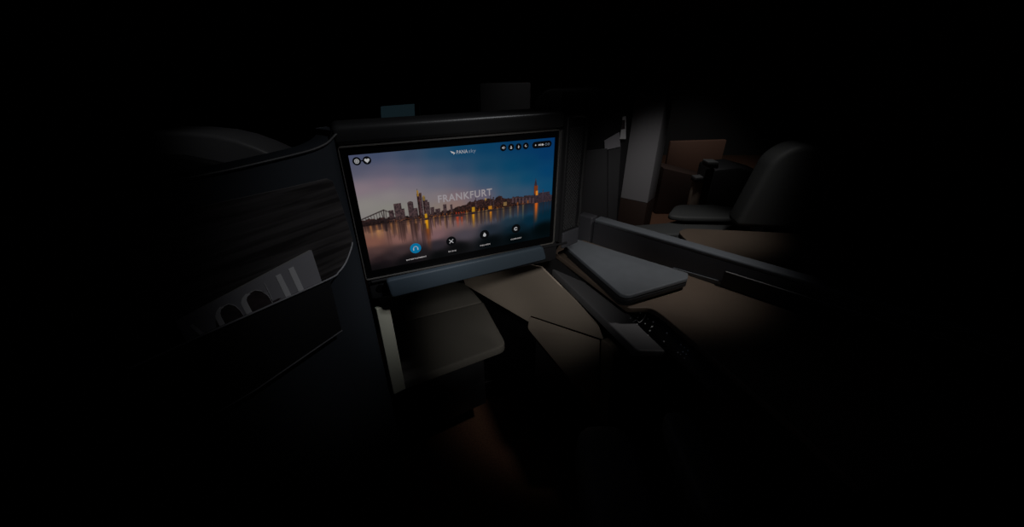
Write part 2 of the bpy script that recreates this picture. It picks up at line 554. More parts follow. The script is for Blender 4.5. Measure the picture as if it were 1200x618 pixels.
def d_phones(bm, c):
    strip(bm, c, circ(0, 0, .0042, 0, 180), 1, .0011)
    for sx in (-1, 1): glyph(bm, c, [(sx * .0034, .0005), (sx * .0052, .0005), (sx * .0052, -.0042), (sx * .0034, -.0042)], 1)


def d_cutlery(bm, c):
    strip(bm, c, [(-.0042, -.0042), (.0042, .0042)], 1, .0015); strip(bm, c, [(-.0042, .0042), (.0042, -.0042)], 1, .0015)


def d_drop(bm, c):
    glyph(bm, c, [(0, .0052)] + circ(0, -.001, .0036, 40, -220, 16), 1)


def d_moon(bm, c):
    out = circ(0, 0, .0042, 40, 320, 16); inn = circ(.0016, .0006, .0032, 310, 50, 12)
    strip(bm, c, circ(-.0004, 0, .0033, 50, 330), 1, .0022)
    disc(bm, c + US * .0024 + Vector((0, 0, .002)), .0008, 10)


def d_crescent(bm, c):
    strip(bm, c, circ(.0004, .0004, .0019, 90, 330, 10), 1, .0012)


def d_sound(bm, c):
    glyph(bm, c, [(-.003, -.001), (-.003, .001), (-.001, .001), (.001, .003), (.001, -.003), (-.001, -.001)], 1)
    strip(bm, c, circ(.001, 0, .0024, -45, 45, 6), 1, .0006)


def d_person(bm, c):
    disc(bm, c + Vector((0, 0, .0018)), .0012, 12)
    glyph(bm, c, [(-.0018, -.003), (-.0018, 0), (.0018, 0), (.0018, -.003)], 1)


def d_bell(bm, c):
    glyph(bm, c, [(-.0006, .0034), (.0022, -.0006), (.0008, -.0006), (.0004, -.0034), (-.0018, -.001), (-.0008, -.0006)], 1)


button(418, 189, .0072, EM_K, d_target, 'icon_button')
button(430, 188, .0072, EM_K, d_heart, 'icon_button')
bm = bmesh.new(); strip(bm, sp(424, 188.5, .0005), [(-.006, 0), (.006, 0)], 1, .0022); link_mesh('icon_link', bm, EM_K, screen, False)
button(487, 291, .0112, EM_B, d_phones, 'menu_button')
button(528.7, 282.7, .0108, EM_K, d_cutlery, 'menu_button')
button(567.7, 275, .0108, EM_K, d_drop, 'menu_button')
button(604.5, 268, .0108, EM_K, d_moon, 'menu_button')
button(589.7, 173.2, .0068, EM_K, d_sound, 'icon_button')
button(598.8, 172.6, .0068, EM_K, d_person, 'icon_button')
button(607.5, 172, .0068, EM_K, d_bell, 'icon_button')
button(616, 171, .0068, EM_K, d_crescent, 'icon_button')
# the black status pill at the top right
c0, c1 = sp(627, 170.2, .0006), sp(643, 168.6, .0006)
bm = bmesh.new()
r = .0068
flat(bm, [c1 + US * (r * math.cos(t)) + Vector((0, 0, r * math.sin(t))) for t in [(-90 + 18 * k) * math.pi / 180 for k in range(11)]]
     + [c0 + US * (r * math.cos(t)) + Vector((0, 0, r * math.sin(t))) for t in [(90 + 18 * k) * math.pi / 180 for k in range(11)]])
link_mesh('status_pill', bm, EM_K, screen, False)
bm = bmesh.new()
cc = sp(635, 169.5, .001)
disc(bm, cc - US * .0150, .0014, 10)
for k in range(3): glyph(bm, cc, [(-.0085 + k * .0022, -.0016), (-.0085 + k * .0022, .0016), (-.0070 + k * .0022, .0016), (-.0070 + k * .0022, -.0016)], 1)
glyph(bm, cc, [(-.0012, -.0018), (-.0012, .0018), (.0026, .0018), (.0042, 0), (.0026, -.0018)], 1)
link_mesh('symbol', bm, EM_W, screen, False)
bm = bmesh.new(); strip(bm, cc + US * .0095, circ(0, 0, .0022), 1, .0006); strip(bm, cc + US * .0155, circ(0, 0, .0020), 1, .0007)
link_mesh('symbol', bm, EM_G, screen, False)


def words(txt, x0, y0, x1, y1, cap, m, name, spacing=1.0, bold=0.0):
    """flat letters running from one point of the display to another, cap = letter height"""
    cu = bpy.data.curves.new('t', 'FONT'); cu.body = txt; cu.size = 1.0; cu.space_character = spacing; cu.resolution_u = 3
    cu.offset = bold
    ob = bpy.data.objects.new('t', cu); COL.objects.link(ob)
    bpy.context.view_layer.update()
    dg = bpy.context.evaluated_depsgraph_get()
    mm = bpy.data.meshes.new_from_object(ob.evaluated_get(dg))
    COL.objects.unlink(ob); bpy.data.objects.remove(ob)
    xs = [v.co.x for v in mm.vertices]; ys = [v.co.y for v in mm.vertices]
    A, B = sp(x0, y0, .0012), sp(x1, y1, .0012)
    wd = (B - A).length; ex = (B - A).normalized(); ez = ex.cross(-NS)
    if ez.z < 0: ez = -ez
    ymin = 0.0 if min(ys) > -.05 else min(ys); hh = 0.7 
    bm = bmesh.new(); bm.from_mesh(mm)
    for v in bm.verts:
        v.co = A + ex * ((v.co.x - min(xs)) / (max(xs) - min(xs)) * wd) + ez * (v.co.y / hh * cap)
    bpy.data.meshes.remove(mm)
    return link_mesh(name, bm, m, screen, False)


words('FRANKFURT', 513.5, 237.5, 576.5, 228.5, .0145, EM_T, 'title_text', 1.12, .022)
words('PANA', 535, 180.5, 548, 179.2, .0068, EM_W, 'airline_text', 1.05, .0)
words('sky', 549, 179.0, 557.5, 178.2, .0068, EM_G, 'airline_text', 1.05)
bm = bmesh.new()
glyph(bm, sp(530.5, 178.8, .0011), [(-.005, .0035), (.0008, .0012), (.0048, -.001), (.0008, -.0042), (.0012, -.0014), (-.002, -.001)], 1)
link_mesh('bird_emblem', bm, EM_W, screen, False)
words('ENTERTAINMENT', 476.3, 305.6, 500, 300.7, .0026, EM_BB, 'caption_text', 1.0, .02)
words('DINE', 525.5, 295.6, 534.6, 293.9, .0027, EM_BB, 'caption_text', 1.35, .02)
words('WELLNESS', 562, 288.7, 574.3, 286.2, .0026, EM_BB, 'caption_text', 1.1, .02)
words('COMFORT', 598.2, 281.4, 611, 278.9, .0026, EM_BB, 'caption_text', 1.1, .02)


# bezel ring, silver edge, housing
def ring(name, a0, a1, b0, b1, A0, A1, B0, B1, d0, d1, m, r=0.006):
    inn = [mo(a0, b0), mo(a1, b0), mo(a1, b1), mo(a0, b1)]
    out = round_corners([mo(A0, B0), mo(A1, B0), mo(A1, B1), mo(A0, B1)], r, seg=4)
    inn = round_corners(inn, 0.0008, seg=4)
    bm = bmesh.new(); n = len(inn)
    L = []
    for pts, d in ((inn, d1), (out, d1), (out, d0), (inn, d0)):
        L.append([bm.verts.new(p + NS * d) for p in pts])
    for a, b_ in ((0, 1), (1, 2), (2, 3), (3, 0)):
        for i in range(n):
            j = (i + 1) % n
            bm.faces.new((L[a][i], L[a][j], L[b_][j], L[b_][i]))
    bmesh.ops.recalc_face_normals(bm, faces=bm.faces[:])
    return link_mesh(name, bm, m, mon)


ring('bezel', 0, SW, 0, SH, -.013, SW + .008, -.016, SH + .0145, -.012, .003, M['black'])
ring('bezel_trim', -.0126, SW + .0076, -.0156, SH + .0141, -.0142, SW + .0092, -.0172, SH + .0158, -.010, .0065, M['silver'])
plate('back_housing', [mo(-.006, -.014, -.013), mo(SW + .008, -.014, -.013), mo(SW + .008, SH + .012, -.013), mo(-.006, SH + .012, -.013)],
      -NS * .035, M['shell_dark'], mon, .004)
# the rounded hood above
bm = bmesh.new()
prism(bm, round_corners([mo(-.020, SH + .0165, .005), mo(SW + .022, SH + .0165, .005), mo(SW + .022, SH + .052, .005), mo(-.020, SH + .050, .005)], .020, idx=[2, 3]), -NS * .065)
bevel(bm, .009, 4, 40)
link_mesh('hood', bm, M['hood'], mon)
plate('side_post', [mo(SW + .0100, -.0165, .006), mo(SW + .022, -.0165, .006), mo(SW + .022, SH + .016, .006), mo(SW + .0100, SH + .016, .006)], -NS * .05, M['shell_dark'], mon, .004)

# ------------------------------------------------------------------ the rail and base below the monitor
bd = 0.020
def mb(x, y, d=bd):
    return onp(x, y, mo(0, 0, d), NS)


base = thing('monitor_shelf', 'dark shelf under the monitor with a slate blue front bar', 'shelf', mo(SW / 2, -.10, -.03))
k0, k1 = mb(438, 322, .004), mb(641, 284, .004)
lo0, lo1 = mb(444, 352, .004), mb(641, 303, .004)
plate('shelf_body', [mo(-.012, -.0185, .004), mo(SW + .02, -.0185, .004), mo(SW + .02, -.066, .004), mo(-.012, -.066, .004)], -NS * .06, M['shell_dark'], base, .004)
bar_pts = round_corners([mb(452, 330), mb(637, 289), mb(641, 304.5), mb(459, 350)], .009)
bm = bmesh.new(); prism(bm, bar_pts, -NS * .015); bevel(bm, .004, 3, 40)
link_mesh('front_bar', bm, M['bar'], base)['label'] = 'slate blue rounded bar'
bm = bmesh.new()
cb = mb(446, 338, .006); n = 20
a = [bm.verts.new(cb + US * (.008 * math.cos(2 * math.pi * k / n)) + Vector((0, 0, .008 * math.sin(2 * math.pi * k / n)))) for k in range(n)]
bm.faces.new(a)
rr_ = bmesh.ops.extrude_face_region(bm, geom=bm.faces[:])
bmesh.ops.translate(bm, vec=-NS * .004, verts=[v for v in rr_['geom'] if isinstance(v, bmesh.types.BMVert)])
bmesh.ops.recalc_face_normals(bm, faces=bm.faces[:])
link_mesh('jack_socket', bm, M['black'], base)
tube_bm = bmesh.new(); tube(tube_bm, [mo(-.005, -.0225, .006), mo(SW + .045, -.0225, .006)], .003, 8)
link_mesh('edge_trim', tube_bm, M['shell_dark'], base)

# ------------------------------------------------------------------ shell of the seat in front
P0 = mo(-.0165, 0, .004)
UH = hdir(A_H); NH = hnorm(A_H)


def sh(x, y, d=0.0):
    return onp(x, y, P0 + NH * d, NH)


def shs(s, z, d=0.0):
    return Vector((P0.x, P0.y, z)) + UH * s + NH * d


shell = thing('seat_shell', 'charcoal shell of the seat in front with streaked inlay and magazine pocket', 'seat shell', shs(-.3, 0, -.02))
edge = smooth_line([sh(180, 214), sh(220, 208), sh(260, 200.5), sh(300, 191.5), sh(340, 182), sh(366, 175), sh(382, 167.5), sh(392, 158), sh(401, 151.5)], 5)
left = shs(-.85, 1.10)
poly = [left] + edge + [shs(.0, edge[-1].z), shs(.0, 0.02), shs(-.85, 0.02)]
bm = bmesh.new(); prism(bm, poly, -NH * .045); bevel(bm, .007, 3, 40)
link_mesh('shell_body', bm, M['shell'], shell)
inl = [sh(150, 262), sh(260, 236), sh(330, 221), sh(382, 209)] + smooth_line([sh(389, 212), sh(398, 235), sh(408, 265), sh(413, 285), sh(408, 302), sh(398, 317), sh(386, 328)], 4) + [sh(230, 398), sh(150, 434)]
plate('veneer_inlay', inl, NH * .002, M['veneer'], shell, .0008, 1)
pk = [sh(150, 434, .016), sh(230, 397.5, .016), sh(387, 328, .016), sh(401, 387, .016), sh(300, 456, .016), sh(150, 545, .016)]
plate('magazine_pocket', pk, -NH * .012, M['shell_dark'], shell, .002, 2)
bm = bmesh.new()
tube(bm, smooth_line([sh(150, 433, .018), sh(230, 396.5, .018), sh(310, 361, .018), sh(386, 327, .018), sh(397, 319, .014), sh(405, 308, .008), sh(411, 293, .004), sh(413, 284, .003)], 6), .0014, 8)
link_mesh('pocket_trim', bm, M['steel'], shell)
bm = bmesh.new()
tube(bm, [sh(150, 547, .015), sh(300, 457, .015), sh(401, 387.5, .015)], .0012, 8)
link_mesh('pocket_seam', bm, M['ledge'], shell)
# the cover strip on the shell's top edge
bm = bmesh.new(); tube(bm, [p + NH * .002 for p in edge], .0022, 8)
link_mesh('top_piping', bm, M['hood'], shell)

# ------------------------------------------------------------------ the magazine
def mg(x, y, d=.0095):
    return onp(x, y, P0 + NH * d, NH)


mag = thing('magazine', 'glossy grey magazine with tall pale cover letters standing in the shell pocket', 'magazine', mg(300, 372, .006))
cov = [mg(206, 377), mg(365, 293), mg(377, 330), mg(388, 355), mg(232, 428)]
bm = bmesh.new(); prism(bm, cov, -NH * .0005); link_mesh('cover', bm, M['cover'], mag)
pg = [mg(207.5, 377.5, .0088), mg(364.5, 294, .0088), mg(376, 331, .0088), mg(387, 354, .0088), mg(233, 427, .0088)]
bm = bmesh.new(); prism(bm, pg, -NH * .0055); link_mesh('pages', bm, M['pages'], mag)


def zc(x, y, d=.0100):  # detail coordinates on the cover
    return mg(190 + x / 5.152, 285 + y / 5.152, d)


def letter(pts, m=None, name='cover_letter', d=.0100):
    bm = bmesh.new(); prism(bm, [zc(x, y, d) for x, y in pts], -NH * .0003)
    link_mesh(name, bm, m or M['ink'], mag)


letter([(350, 398), (395, 370), (440, 378), (480, 420), (498, 440), (380, 500), (330, 520), (322, 470)], M['inkphoto'], 'cover_photo', .0098)
letter([(510, 318), (555, 282), (610, 290), (640, 320), (668, 352), (700, 335), (720, 330), (700, 350), (540, 420), (505, 400)], M['inkphoto'], 'cover_photo', .0098)
letter([(685, 200), (715, 185), (788, 330), (755, 342)])
letter([(762, 158), (793, 143), (862, 292), (830, 306)])
letter([(375, 386), (348, 386), (328, 412), (320, 445), (326, 462), (362, 530), (394, 512), (357, 445), (352, 425), (356, 402)])
letter([(535, 306), (505, 308), (482, 335), (476, 362), (482, 380), (520, 448), (552, 430), (518, 366), (509, 345), (514, 325)])
letter([(165, 500), (185, 490), (275, 560), (250, 574)])
for arc in ([(360, 388), (400, 368), (440, 378), (470, 405), (500, 450)], [(520, 306), (560, 284), (600, 290), (640, 318), (672, 370)], [(618, 245), (640, 290), (668, 348)]):
    bm = bmesh.new(); tube(bm, [zc(x, y, .0099) for x, y in arc], .0004, 6); link_mesh('cover_letter', bm, M['ink'], mag)

# ------------------------------------------------------------------ the footwell
# cream end panel at its left
CPN = onz(441, 362, .80)
A_C = 53
cp0 = onv(441, 362, mo(-.010, -.05, -.004), A_C)
def cpn(x, y): return onv(x, y, cp0, A_C)
plate('cream_panel', [cpn(441, 363), cpn(456, 356.5), cpn(475.5, 456), cpn(461.5, 463)], -hnorm(A_C) * -.012 if hnorm(A_C).y > 0 else -hnorm(A_C) * .012, M['cream'], None, .0015)
tag(bpy.data.objects['cream_panel'], 'narrow cream upright panel at the left of the footwell', 'panel')

# ottoman
ZO = .42
ott = thing('ottoman', 'charcoal fabric footrest in two sections under the monitor', 'footrest', onz(510, 390, 0))
sm_l, sm_r = onz(459, 379, ZO), onz(565.5, 353, ZO)
front = round_corners([sm_l + Vector((.003, -.006, 0)), sm_r + Vector((.004, -.006, 0)), onz(594, 404, ZO), onz(468, 450, ZO), ], .03, idx=[2])
bm = bmesh.new(); prism(bm, front, (0, 0, -.032)); bevel(bm, .006, 3, 40)
link_mesh('front_cushion', bm, M['fabric'], ott)
rear = [sm_l, onz(440, 340, ZO), onz(500, 322, ZO), onz(546, 331, ZO), sm_r]
bm = bmesh.new(); prism(bm, [p - Vector((0, 0, .004)) for p in rear], (0, 0, -.030)); bevel(bm, .006, 3, 40)
link_mesh('rear_cushion', bm, M['fabric'], ott)
inset = [onz(478, 372, ZO), onz(490, 335, ZO), onz(536, 335, ZO), onz(556, 360, ZO), onz(566, 395, ZO), onz(485, 425, ZO)]
plate('pedestal', [Vector((p.x, p.y, .101)) for p in inset], (0, 0, ZO - .138), M['shell_dark'], ott, .004)

dark_gap_filler = [onz(470, 470, .10), onz(470, 400, .10), onz(520, 345, .10), onz(572, 340, .10), onz(632, 384, .10), onz(655, 424, .10), onz(590, 444, .10)]  # added black block over the lit floor, keeping the footwell gap dark
plate('dark_gap_filler', [Vector((p.x, p.y, .004)) for p in dark_gap_filler], (0, 0, .096), M['black'], ott, .004)

# taupe wall at its right, with the storage box
A_W = -46
Q = onz(618, 377, .43)
def fw(x, y, d=0): return onp(x, y, Q + hnorm(A_W) * d, hnorm(A_W))
nW = hnorm(A_W)
if nW.dot(EYE - Q) < 0: nW = -nW
wallp = [fw(545, 334), fw(540, 318), fw(600, 306), fw(634, 313), fw(698, 376), fw(706, 398.0), fw(621.5, 370.2), fw(619.5, 377.6)]
tag(plate('footwell_panel', wallp, -nW * .006, M['wall'], None, .0012), 'large taupe panel lining the right side of the footwell', 'panel')

A_B = -46
Q2 = Q + nW * .0004
nB = hnorm(A_B)
if nB.dot(EYE - Q2) < 0: nB = -nB
def fb(x, y, d=0): return onp(x, y, Q2 + nB * d, nB)
box = thing('storage_box', 'taupe storage box low on the right wall of the footwell', 'storage box', fb(670, 440))
bp_ = round_corners([fb(620.8, 371.2), fb(703, 398.9), fb(701, 492), fb(692, 473), fb(619, 385)], .012, idx=[0, 4])
bm = bmesh.new(); prism(bm, bp_, nB * .0024); bevel(bm, .0006, 2, 40)
link_mesh('door', bm, M['wall'], box)
A_E = -25
E0 = fb(703.5, 398.5, .003)
nE = hnorm(A_E)
if nE.dot(EYE - E0) < 0: nE = -nE
def fe(x, y): return onp(x, y, E0, nE)
bm = bmesh.new(); prism(bm, round_corners([fe(704, 398.5), fe(713, 403), fe(718.5, 413), fe(711, 500), fe(702, 495)], .008, idx=[1, 2]), -nE * .03); bevel(bm, .003, 3, 40)
link_mesh('end_panel', bm, M['wall'], box)

# ------------------------------------------------------------------ console at the right
ZT = .70
D0 = onz(690, 283, ZT)
A_D = -48
UD = hdir(A_D); ND = hnorm(A_D)
if ND.dot(EYE - D0) < 0: ND = -ND


def dv(x, y, d=0): return onp(x, y, D0 + ND * d, ND)


def ds(t, z, d=0): return Vector((D0.x, D0.y, z)) - UD * t + ND * d


cons = thing('beige_console', 'broad beige topped side console running along the divider', 'console', ds(.4, 0, .15))
topp = [onz(655, 287, ZT), onz(649.5, 296, ZT), onz(736, 361, ZT), onz(763, 360.5, ZT), onz(776, 369, ZT), onz(866, 445, ZT), onz(930, 500, ZT), onz(1010, 575, ZT),
        ds(1.05, ZT, .002), ds(.0, ZT, .002), ds(-.02, ZT, .002)]
topp = round_corners(topp, {3: .02, 4: .02, 2: .012, 1: .004}, idx=[1, 2, 3, 4])
bm = bmesh.new(); prism(bm, topp, (0, 0, -.016)); bevel(bm, .003, 3, 40)
link_mesh('console_top', bm, M['beige'], cons)
e1, e2, e3 = onz(772, 372, .684), onz(862, 450, .684), onz(1000, 575, .684)
body = [(.160, 1.085), (.090, 1.105), (.332, .875), (e1.x + .07, e1.y + .03), (e2.x + .05, e2.y + .04), (e3.x + .03, e3.y + .03)]
body = [Vector((x, y, .004)) for x, y in body] + [ds(1.04, .004, .004), ds(0.02, .004, .004)]
plate('console_body', body, (0, 0, .678), M['shell_dark'], cons)

# graphite ledge
ZL = .645
led = thing('console_ledge', 'long graphite grey ledge along the inner side of the console', 'ledge', onz(700, 360, 0))
lp = round_corners([onz(636, 304, ZL), onz(652, 297.5, ZL), onz(735, 364, ZL), onz(786, 412, ZL), onz(747, 411, ZL)], {4: .01, 3: .01}, idx=[3, 4])
bm = bmesh.new(); prism(bm, lp, (0, 0, -.028)); bevel(bm, .006, 3, 40)
link_mesh('ledge_top', bm, M['ledge'], led)
lo = [(.205, .925), (.300, .745), (.352, .700), (e1.x + .065, e1.y), (.335, .865)]
plate('ledge_bracket', [Vector((x, y, .596)) for x, y in lo], (0, 0, .018), M['shell_dark'], led, .002)

# seat control panel, sloping from the table edge down to the ledge
T1, T2, T3 = onz(766, 366, .683), onz(852, 440, .683), onz(782, 411, .650)
nP = (T2 - T1).cross(T3 - T1).normalized()
if nP.z < 0: nP = -nP
def cpp(x, y, d=0): return onp(x, y, T1 + nP * d, nP)
ctl = thing('seat_control_panel', 'black seat control panel with small white symbols under the console edge', 'control panel', cpp(790, 400, -.02))
plate('control_face', round_corners([cpp(731, 362), cpp(765, 365), cpp(852, 440), cpp(875, 470), cpp(835, 462), cpp(783, 413)], .006), -nP * .01, M['black'], ctl, .001, 2)


def dot(x, y, rx=1.0):
    rx *= .78
    u = (cpp(x + 1, y) - cpp(x, y)); v = (cpp(x, y + 1) - cpp(x, y))
    bm = bmesh.new(); prism(bm, [cpp(x, y, .0004) + (u * math.cos(2 * math.pi * k / 14) + v * math.sin(2 * math.pi * k / 14)) * rx for k in range(14)], -nP * .0003)
    link_mesh('control_symbol', bm, M['icon'], ctl)


def stroke(pts, r):
    bm = bmesh.new(); tube(bm, smooth_line([cpp(x, y, .0004) for x, y in pts], 4), r, 6); link_mesh('seat_symbol', bm, M['icon'], ctl)


stroke([(741.2, 378), (743.5, 376.5), (746, 375.2), (749, 378), (752, 376.2), (755, 372.5), (756.5, 368.8)], .00085)
for x, y, r in [(738.8, 373, 1.0), (747.2, 372.3, 1.0), (750.3, 367, 1.0), (759.2, 374, .9), (746.8, 380.2, .8), (756, 379.5, .9), (765.5, 377.5, 1.3),
                (764, 383, 1.2), (761.5, 387.8, 1.2), (759.3, 393, .9), (781.5, 390.5, 1.3), (778, 400.3, 1.2), (798, 404.2, 1.1), (802, 407.5, 1.0),
                (794.3, 413.3, 1.2), (800.3, 412.5, 1.1), (806, 411, 1.1), (804, 415.3, 1.0), (797.5, 415.5, .8), (802, 420, 1.0)]:
    dot(x, y, r)
stroke([(762.2, 384.3), (764, 383.2), (765.5, 382)], .0006); stroke([(760.2, 388), (763, 387.4)], .0006)

# ------------------------------------------------------------------ the stowed tray table
tr = thing('tray_table', 'folded slate grey tray table lying on the beige console top', 'tray table', onz(720, 315, ZT))
def tl(z, gx=0, gy=0, grow=0):
    pts = [onz(660, 286, z), onz(674, 279.5, z), onz(807, 320, z), onz(806, 326.5, z), onz(737, 346.5, z), onz(727, 344, z)]
    c = sum(pts, Vector()) / len(pts)
    pts = [p + (p - c).normalized() * grow for p in pts]
    return round_corners(pts, {0: .012, 1: .02, 2: .008, 3: .008, 4: .02, 5: .02}, idx=[0, 1, 2, 3, 4, 5], seg=4)
ZU = .738
up = tl(ZU)
bm = bmesh.new(); prism(bm, up, (0, 0, -.012)); bevel(bm, .003, 3, 40)
link_mesh('upper_leaf', bm, M['tray'], tr)
low_ = [Vector((p.x, p.y, ZU - .014)) for p in up]
bm = bmesh.new(); prism(bm, low_, (0, 0, -.012)); bevel(bm, .002, 2, 40)
link_mesh('lower_leaf', bm, M['tray_edge'], tr)
c_ = sum(low_, Vector()) / len(low_)
core = [Vector((c_.x + (p.x - c_.x) * .93, c_.y + (p.y - c_.y) * .93, ZU - .0255)) for p in low_]
plate('mounting_plate', core, (0, 0, -(ZU - .0255 - ZT)), M['tray_edge'], tr)
core2 = [Vector((c_.x + (p.x - c_.x) * .97, c_.y + (p.y - c_.y) * .97, ZU - .0115)) for p in low_]
plate('leaf_gap', core2, (0, 0, -.003), M['black'], tr)

# ------------------------------------------------------------------ the divider
div = thing('privacy_divider', 'low graphite privacy divider behind the console with a slate top edge', 'divider', ds(.5, 0, -.02))
ZD = .785
plate('divider_panel', [ds(.012, .02), ds(1.2, .02), ds(1.2, ZD - .012), ds(.012, ZD - .012)], -ND * .035, M['divider'], div, .002)
bm = bmesh.new(); prism(bm, [ds(.012, ZD - .0125, .002), ds(1.2, ZD - .0125, .002), ds(1.2, ZD, .002), ds(.012, ZD, .002)], -ND * .039); bevel(bm, .005, 4, 40)
link_mesh('top_cap', bm, M['cap'], div)
bm = bmesh.new(); prism(bm, [ds(-.05, .02, .001), ds(.004, .02, .001), ds(.004, ZD, .001), ds(-.05, ZD, .001)], -ND * .036); bevel(bm, .005, 4, 40)
link_mesh('end_post', bm, M['divider'], div)
s0, s1 = dv(849, 318, .010), dv(1000, 363, .010)
t0 = (D0 - s0).dot(UD); 
bm = bmesh.new(); prism(bm, [ds(t0, ZT + .002, .010), ds(1.1, ZT + .002, .010), ds(1.1, s0.z, .010), ds(t0, s0.z, .010)], -ND * .009); bevel(bm, .0025, 3, 40)
link_mesh('rail_slot', bm, M['shell_dark'], div)
bm = bmesh.new(); tube(bm, [ds(t0 + .004, s0.z, .010), ds(1.1, s0.z, .010)], .0013, 6); link_mesh('rail_trim', bm, M['steel'], div)
bm = bmesh.new(); prism(bm, [ds(t0 - .13, ZT + .002, .006), ds(t0 - .002, ZT + .002, .006), ds(t0 - .002, ZT + .014, .006), ds(t0 - .13, ZT + .008, .006)], -ND * .005)
link_mesh('foot_strip', bm, M['cap'], div)

# ------------------------------------------------------------------ perforated side panel right of the monitor
A_G = 50
G0 = mo(SW + .030, 0, 0)
nG = hnorm(A_G)
if nG.dot(EYE - G0) < 0: nG = -nG
UG = hdir(A_G)
def gp(x, y, d=0): return onp(x, y, G0 + nG * d, nG)
gr = thing('speaker_panel', 'tall black perforated panel in a rounded frame beside the monitor', 'speaker panel', gp(668, 285, -.01))
gz0, gz1 = gp(660, 270).z, gp(676, 142).z
gw = (gp(683, 200) - G0).dot(UG)
g_lo = gp(665, 282).z
fr_out = round_corners([Vector((G0.x, G0.y, g_lo)), Vector((G0.x, G0.y, g_lo)) + UG * gw, Vector((G0.x, G0.y, gz1 + .012)) + UG * gw, Vector((G0.x, G0.y, gz1 + .012))], .03, idx=[2])
bm = bmesh.new(); prism(bm, fr_out, -nG * .03); bevel(bm, .003, 3, 40)
link_mesh('frame', bm, M['shell_dark'], gr)
bm = bmesh.new()
pe = [Vector((G0.x, G0.y, gz1 + .011)) + nG * .002 + UG * .004, Vector((G0.x, G0.y, gz1 + .011)) + nG * .002 + UG * (gw - .03)]
cur = pe + [Vector((G0.x, G0.y, gz1 + .006)) + nG * .002 + UG * (gw - .010), Vector((G0.x, G0.y, gz1 - .012)) + nG * .002 + UG * (gw - .002), Vector((G0.x, G0.y, gz0)) + nG * .002 + UG * (gw - .001)]
tube(bm, smooth_line(cur, 5), .0035, 8); link_mesh('frame_edge', bm, M['hood'], gr)
# lattice
bm = bmesh.new()
x0_, x1_, zb, zt = .006, gw - .012, gz0, gz1 - .012
stp = .0085
def gpt(u, z): return Vector((G0.x, G0.y, z)) + UG * u + nG * .0016
W_, H_ = x1_ - x0_, zt - zb
k = -H_
while k < W_:
    for sgn in (0, 1):
        ua, ub = max(k, 0), min(k + H_, W_)
        if ub - ua > .001:
            za, zb2 = ua - k, ub - k
            if sgn: ua, ub = W_ - ua, W_ - ub
            a_, b_ = gpt(x0_ + ua, zb + za), gpt(x0_ + ub, zb + zb2)
            dd = (b_ - a_).normalized(); pn = dd.cross(nG) * .0005
            bm.faces.new([bm.verts.new(p) for p in (a_ + pn, a_ - pn, b_ - pn, b_ + pn)])
    k += stp
bmesh.ops.recalc_face_normals(bm, faces=bm.faces[:])
rg = bmesh.ops.extrude_face_region(bm, geom=bm.faces[:])
bmesh.ops.translate(bm, vec=-nG * .0007, verts=[v for v in rg['geom'] if isinstance(v, bmesh.types.BMVert)])
link_mesh('mesh_lattice', bm, M['lattice'], gr, False)
plate('lower_block', [Vector((G0.x, G0.y, z)) + UG * u + nG * .008 for u, z in ((0.002, g_lo - .012), (gw - .004, g_lo - .012), (gw - .004, gz0 - .004), (0.002, gz0 - .004))], -nG * .007, M['divider'], gr, .002)

# ------------------------------------------------------------------ the neighbouring suite beyond the divider
# pale column and dark pocket panel of the facing seat shell
YP = 2.6
PB = onp(727, 232, (0, YP, 0), (0, 1, 0))
A_P = -53
nPp = hnorm(A_P)
if nPp.dot(EYE - PB) < 0: nPp = -nPp
def pp(x, y, d=0): return onp(x, y, PB + nPp * d, nPp)
pil = thing('shell_column', 'pale grey column on a dark brown base beyond the divider', 'column', Vector((PB.x, PB.y, 0)))
pL, pR = pp(727, 232), pp(758.5, 238.5)
ztop = pp(741, 107).z
zw = pL.z
bl, br = Vector((pL.x, pL.y, 0)), Vector((pR.x, pR.y, 0))
Z = lambda v, z: Vector((v.x, v.y, z))
bm = bmesh.new(); prism(bm, [Z(bl, zw), Z(br, zw), Z(br, ztop), Z(bl, ztop)], -nPp * .16); bevel(bm, .006, 3, 40)
link_mesh('column_body', bm, M['pillar'], pil)
bm = bmesh.new(); prism(bm, [Z(bl, .005), Z(br, .005), Z(br, zw - .001), Z(bl, zw - .001)], -nPp * .16); bevel(bm, .004, 2, 40)
link_mesh('column_base', bm, M['brown'], pil)['label'] = 'dark brown base'

# dark pocket panel left of it
A_K = 64
nK = hnorm(A_K)
K0 = bl + hdir(A_K) * .010
if nK.dot(EYE - K0) < 0: nK = -nK
def kp(x, y, d=0): return onp(x, y, K0 + nK * d, nK)
pan = thing('pocket_panel', 'dark panel with a literature pocket left of the pale column', 'panel', kp(705, 270))
kw = 0.52
ktop = kp(735, 106).z
bm = bmesh.new(); prism(bm, [Z(K0, .005), Z(K0, ktop), Z(K0 - hdir(A_K) * kw, ktop), Z(K0 - hdir(A_K) * kw, .005)], -nK * .06); bevel(bm, .012, 3, 40)
link_mesh('panel_body', bm, M['shell_dark'], pan)
klip = [kp(650, 179, .03), kp(684, 177, .03), kp(712, 174, .03), kp(712, 275, .03), kp(650, 280, .03)]
plate('pocket_front', klip, -nK * .008, M['lattice'], pan, .004)
plate('pocket_front', [kp(713, 173, .012), kp(728, 168, .012), kp(722, 270, .012), kp(712.5, 270, .012)], -nK * .009, M['lattice'], pan, .002)
tag(plate('brochure', [kp(709, 176, .018), kp(708.5, 165, .018), kp(726, 155, .018), kp(727, 172, .018)], -nK * .004, M['cover'], None), 'small grey brochure standing in the pocket of the far dark panel', 'brochure')
crd = thing('safety_card', 'narrow white card standing upright beside the grey brochure', 'card', kp(730.5, 164, .026))
plate('card_sheet', [kp(726.5, 163, .024), kp(730, 137, .024), kp(733.5, 136, .024), kp(733.5, 163, .024)], -nK * .002, M['ink'], crd)
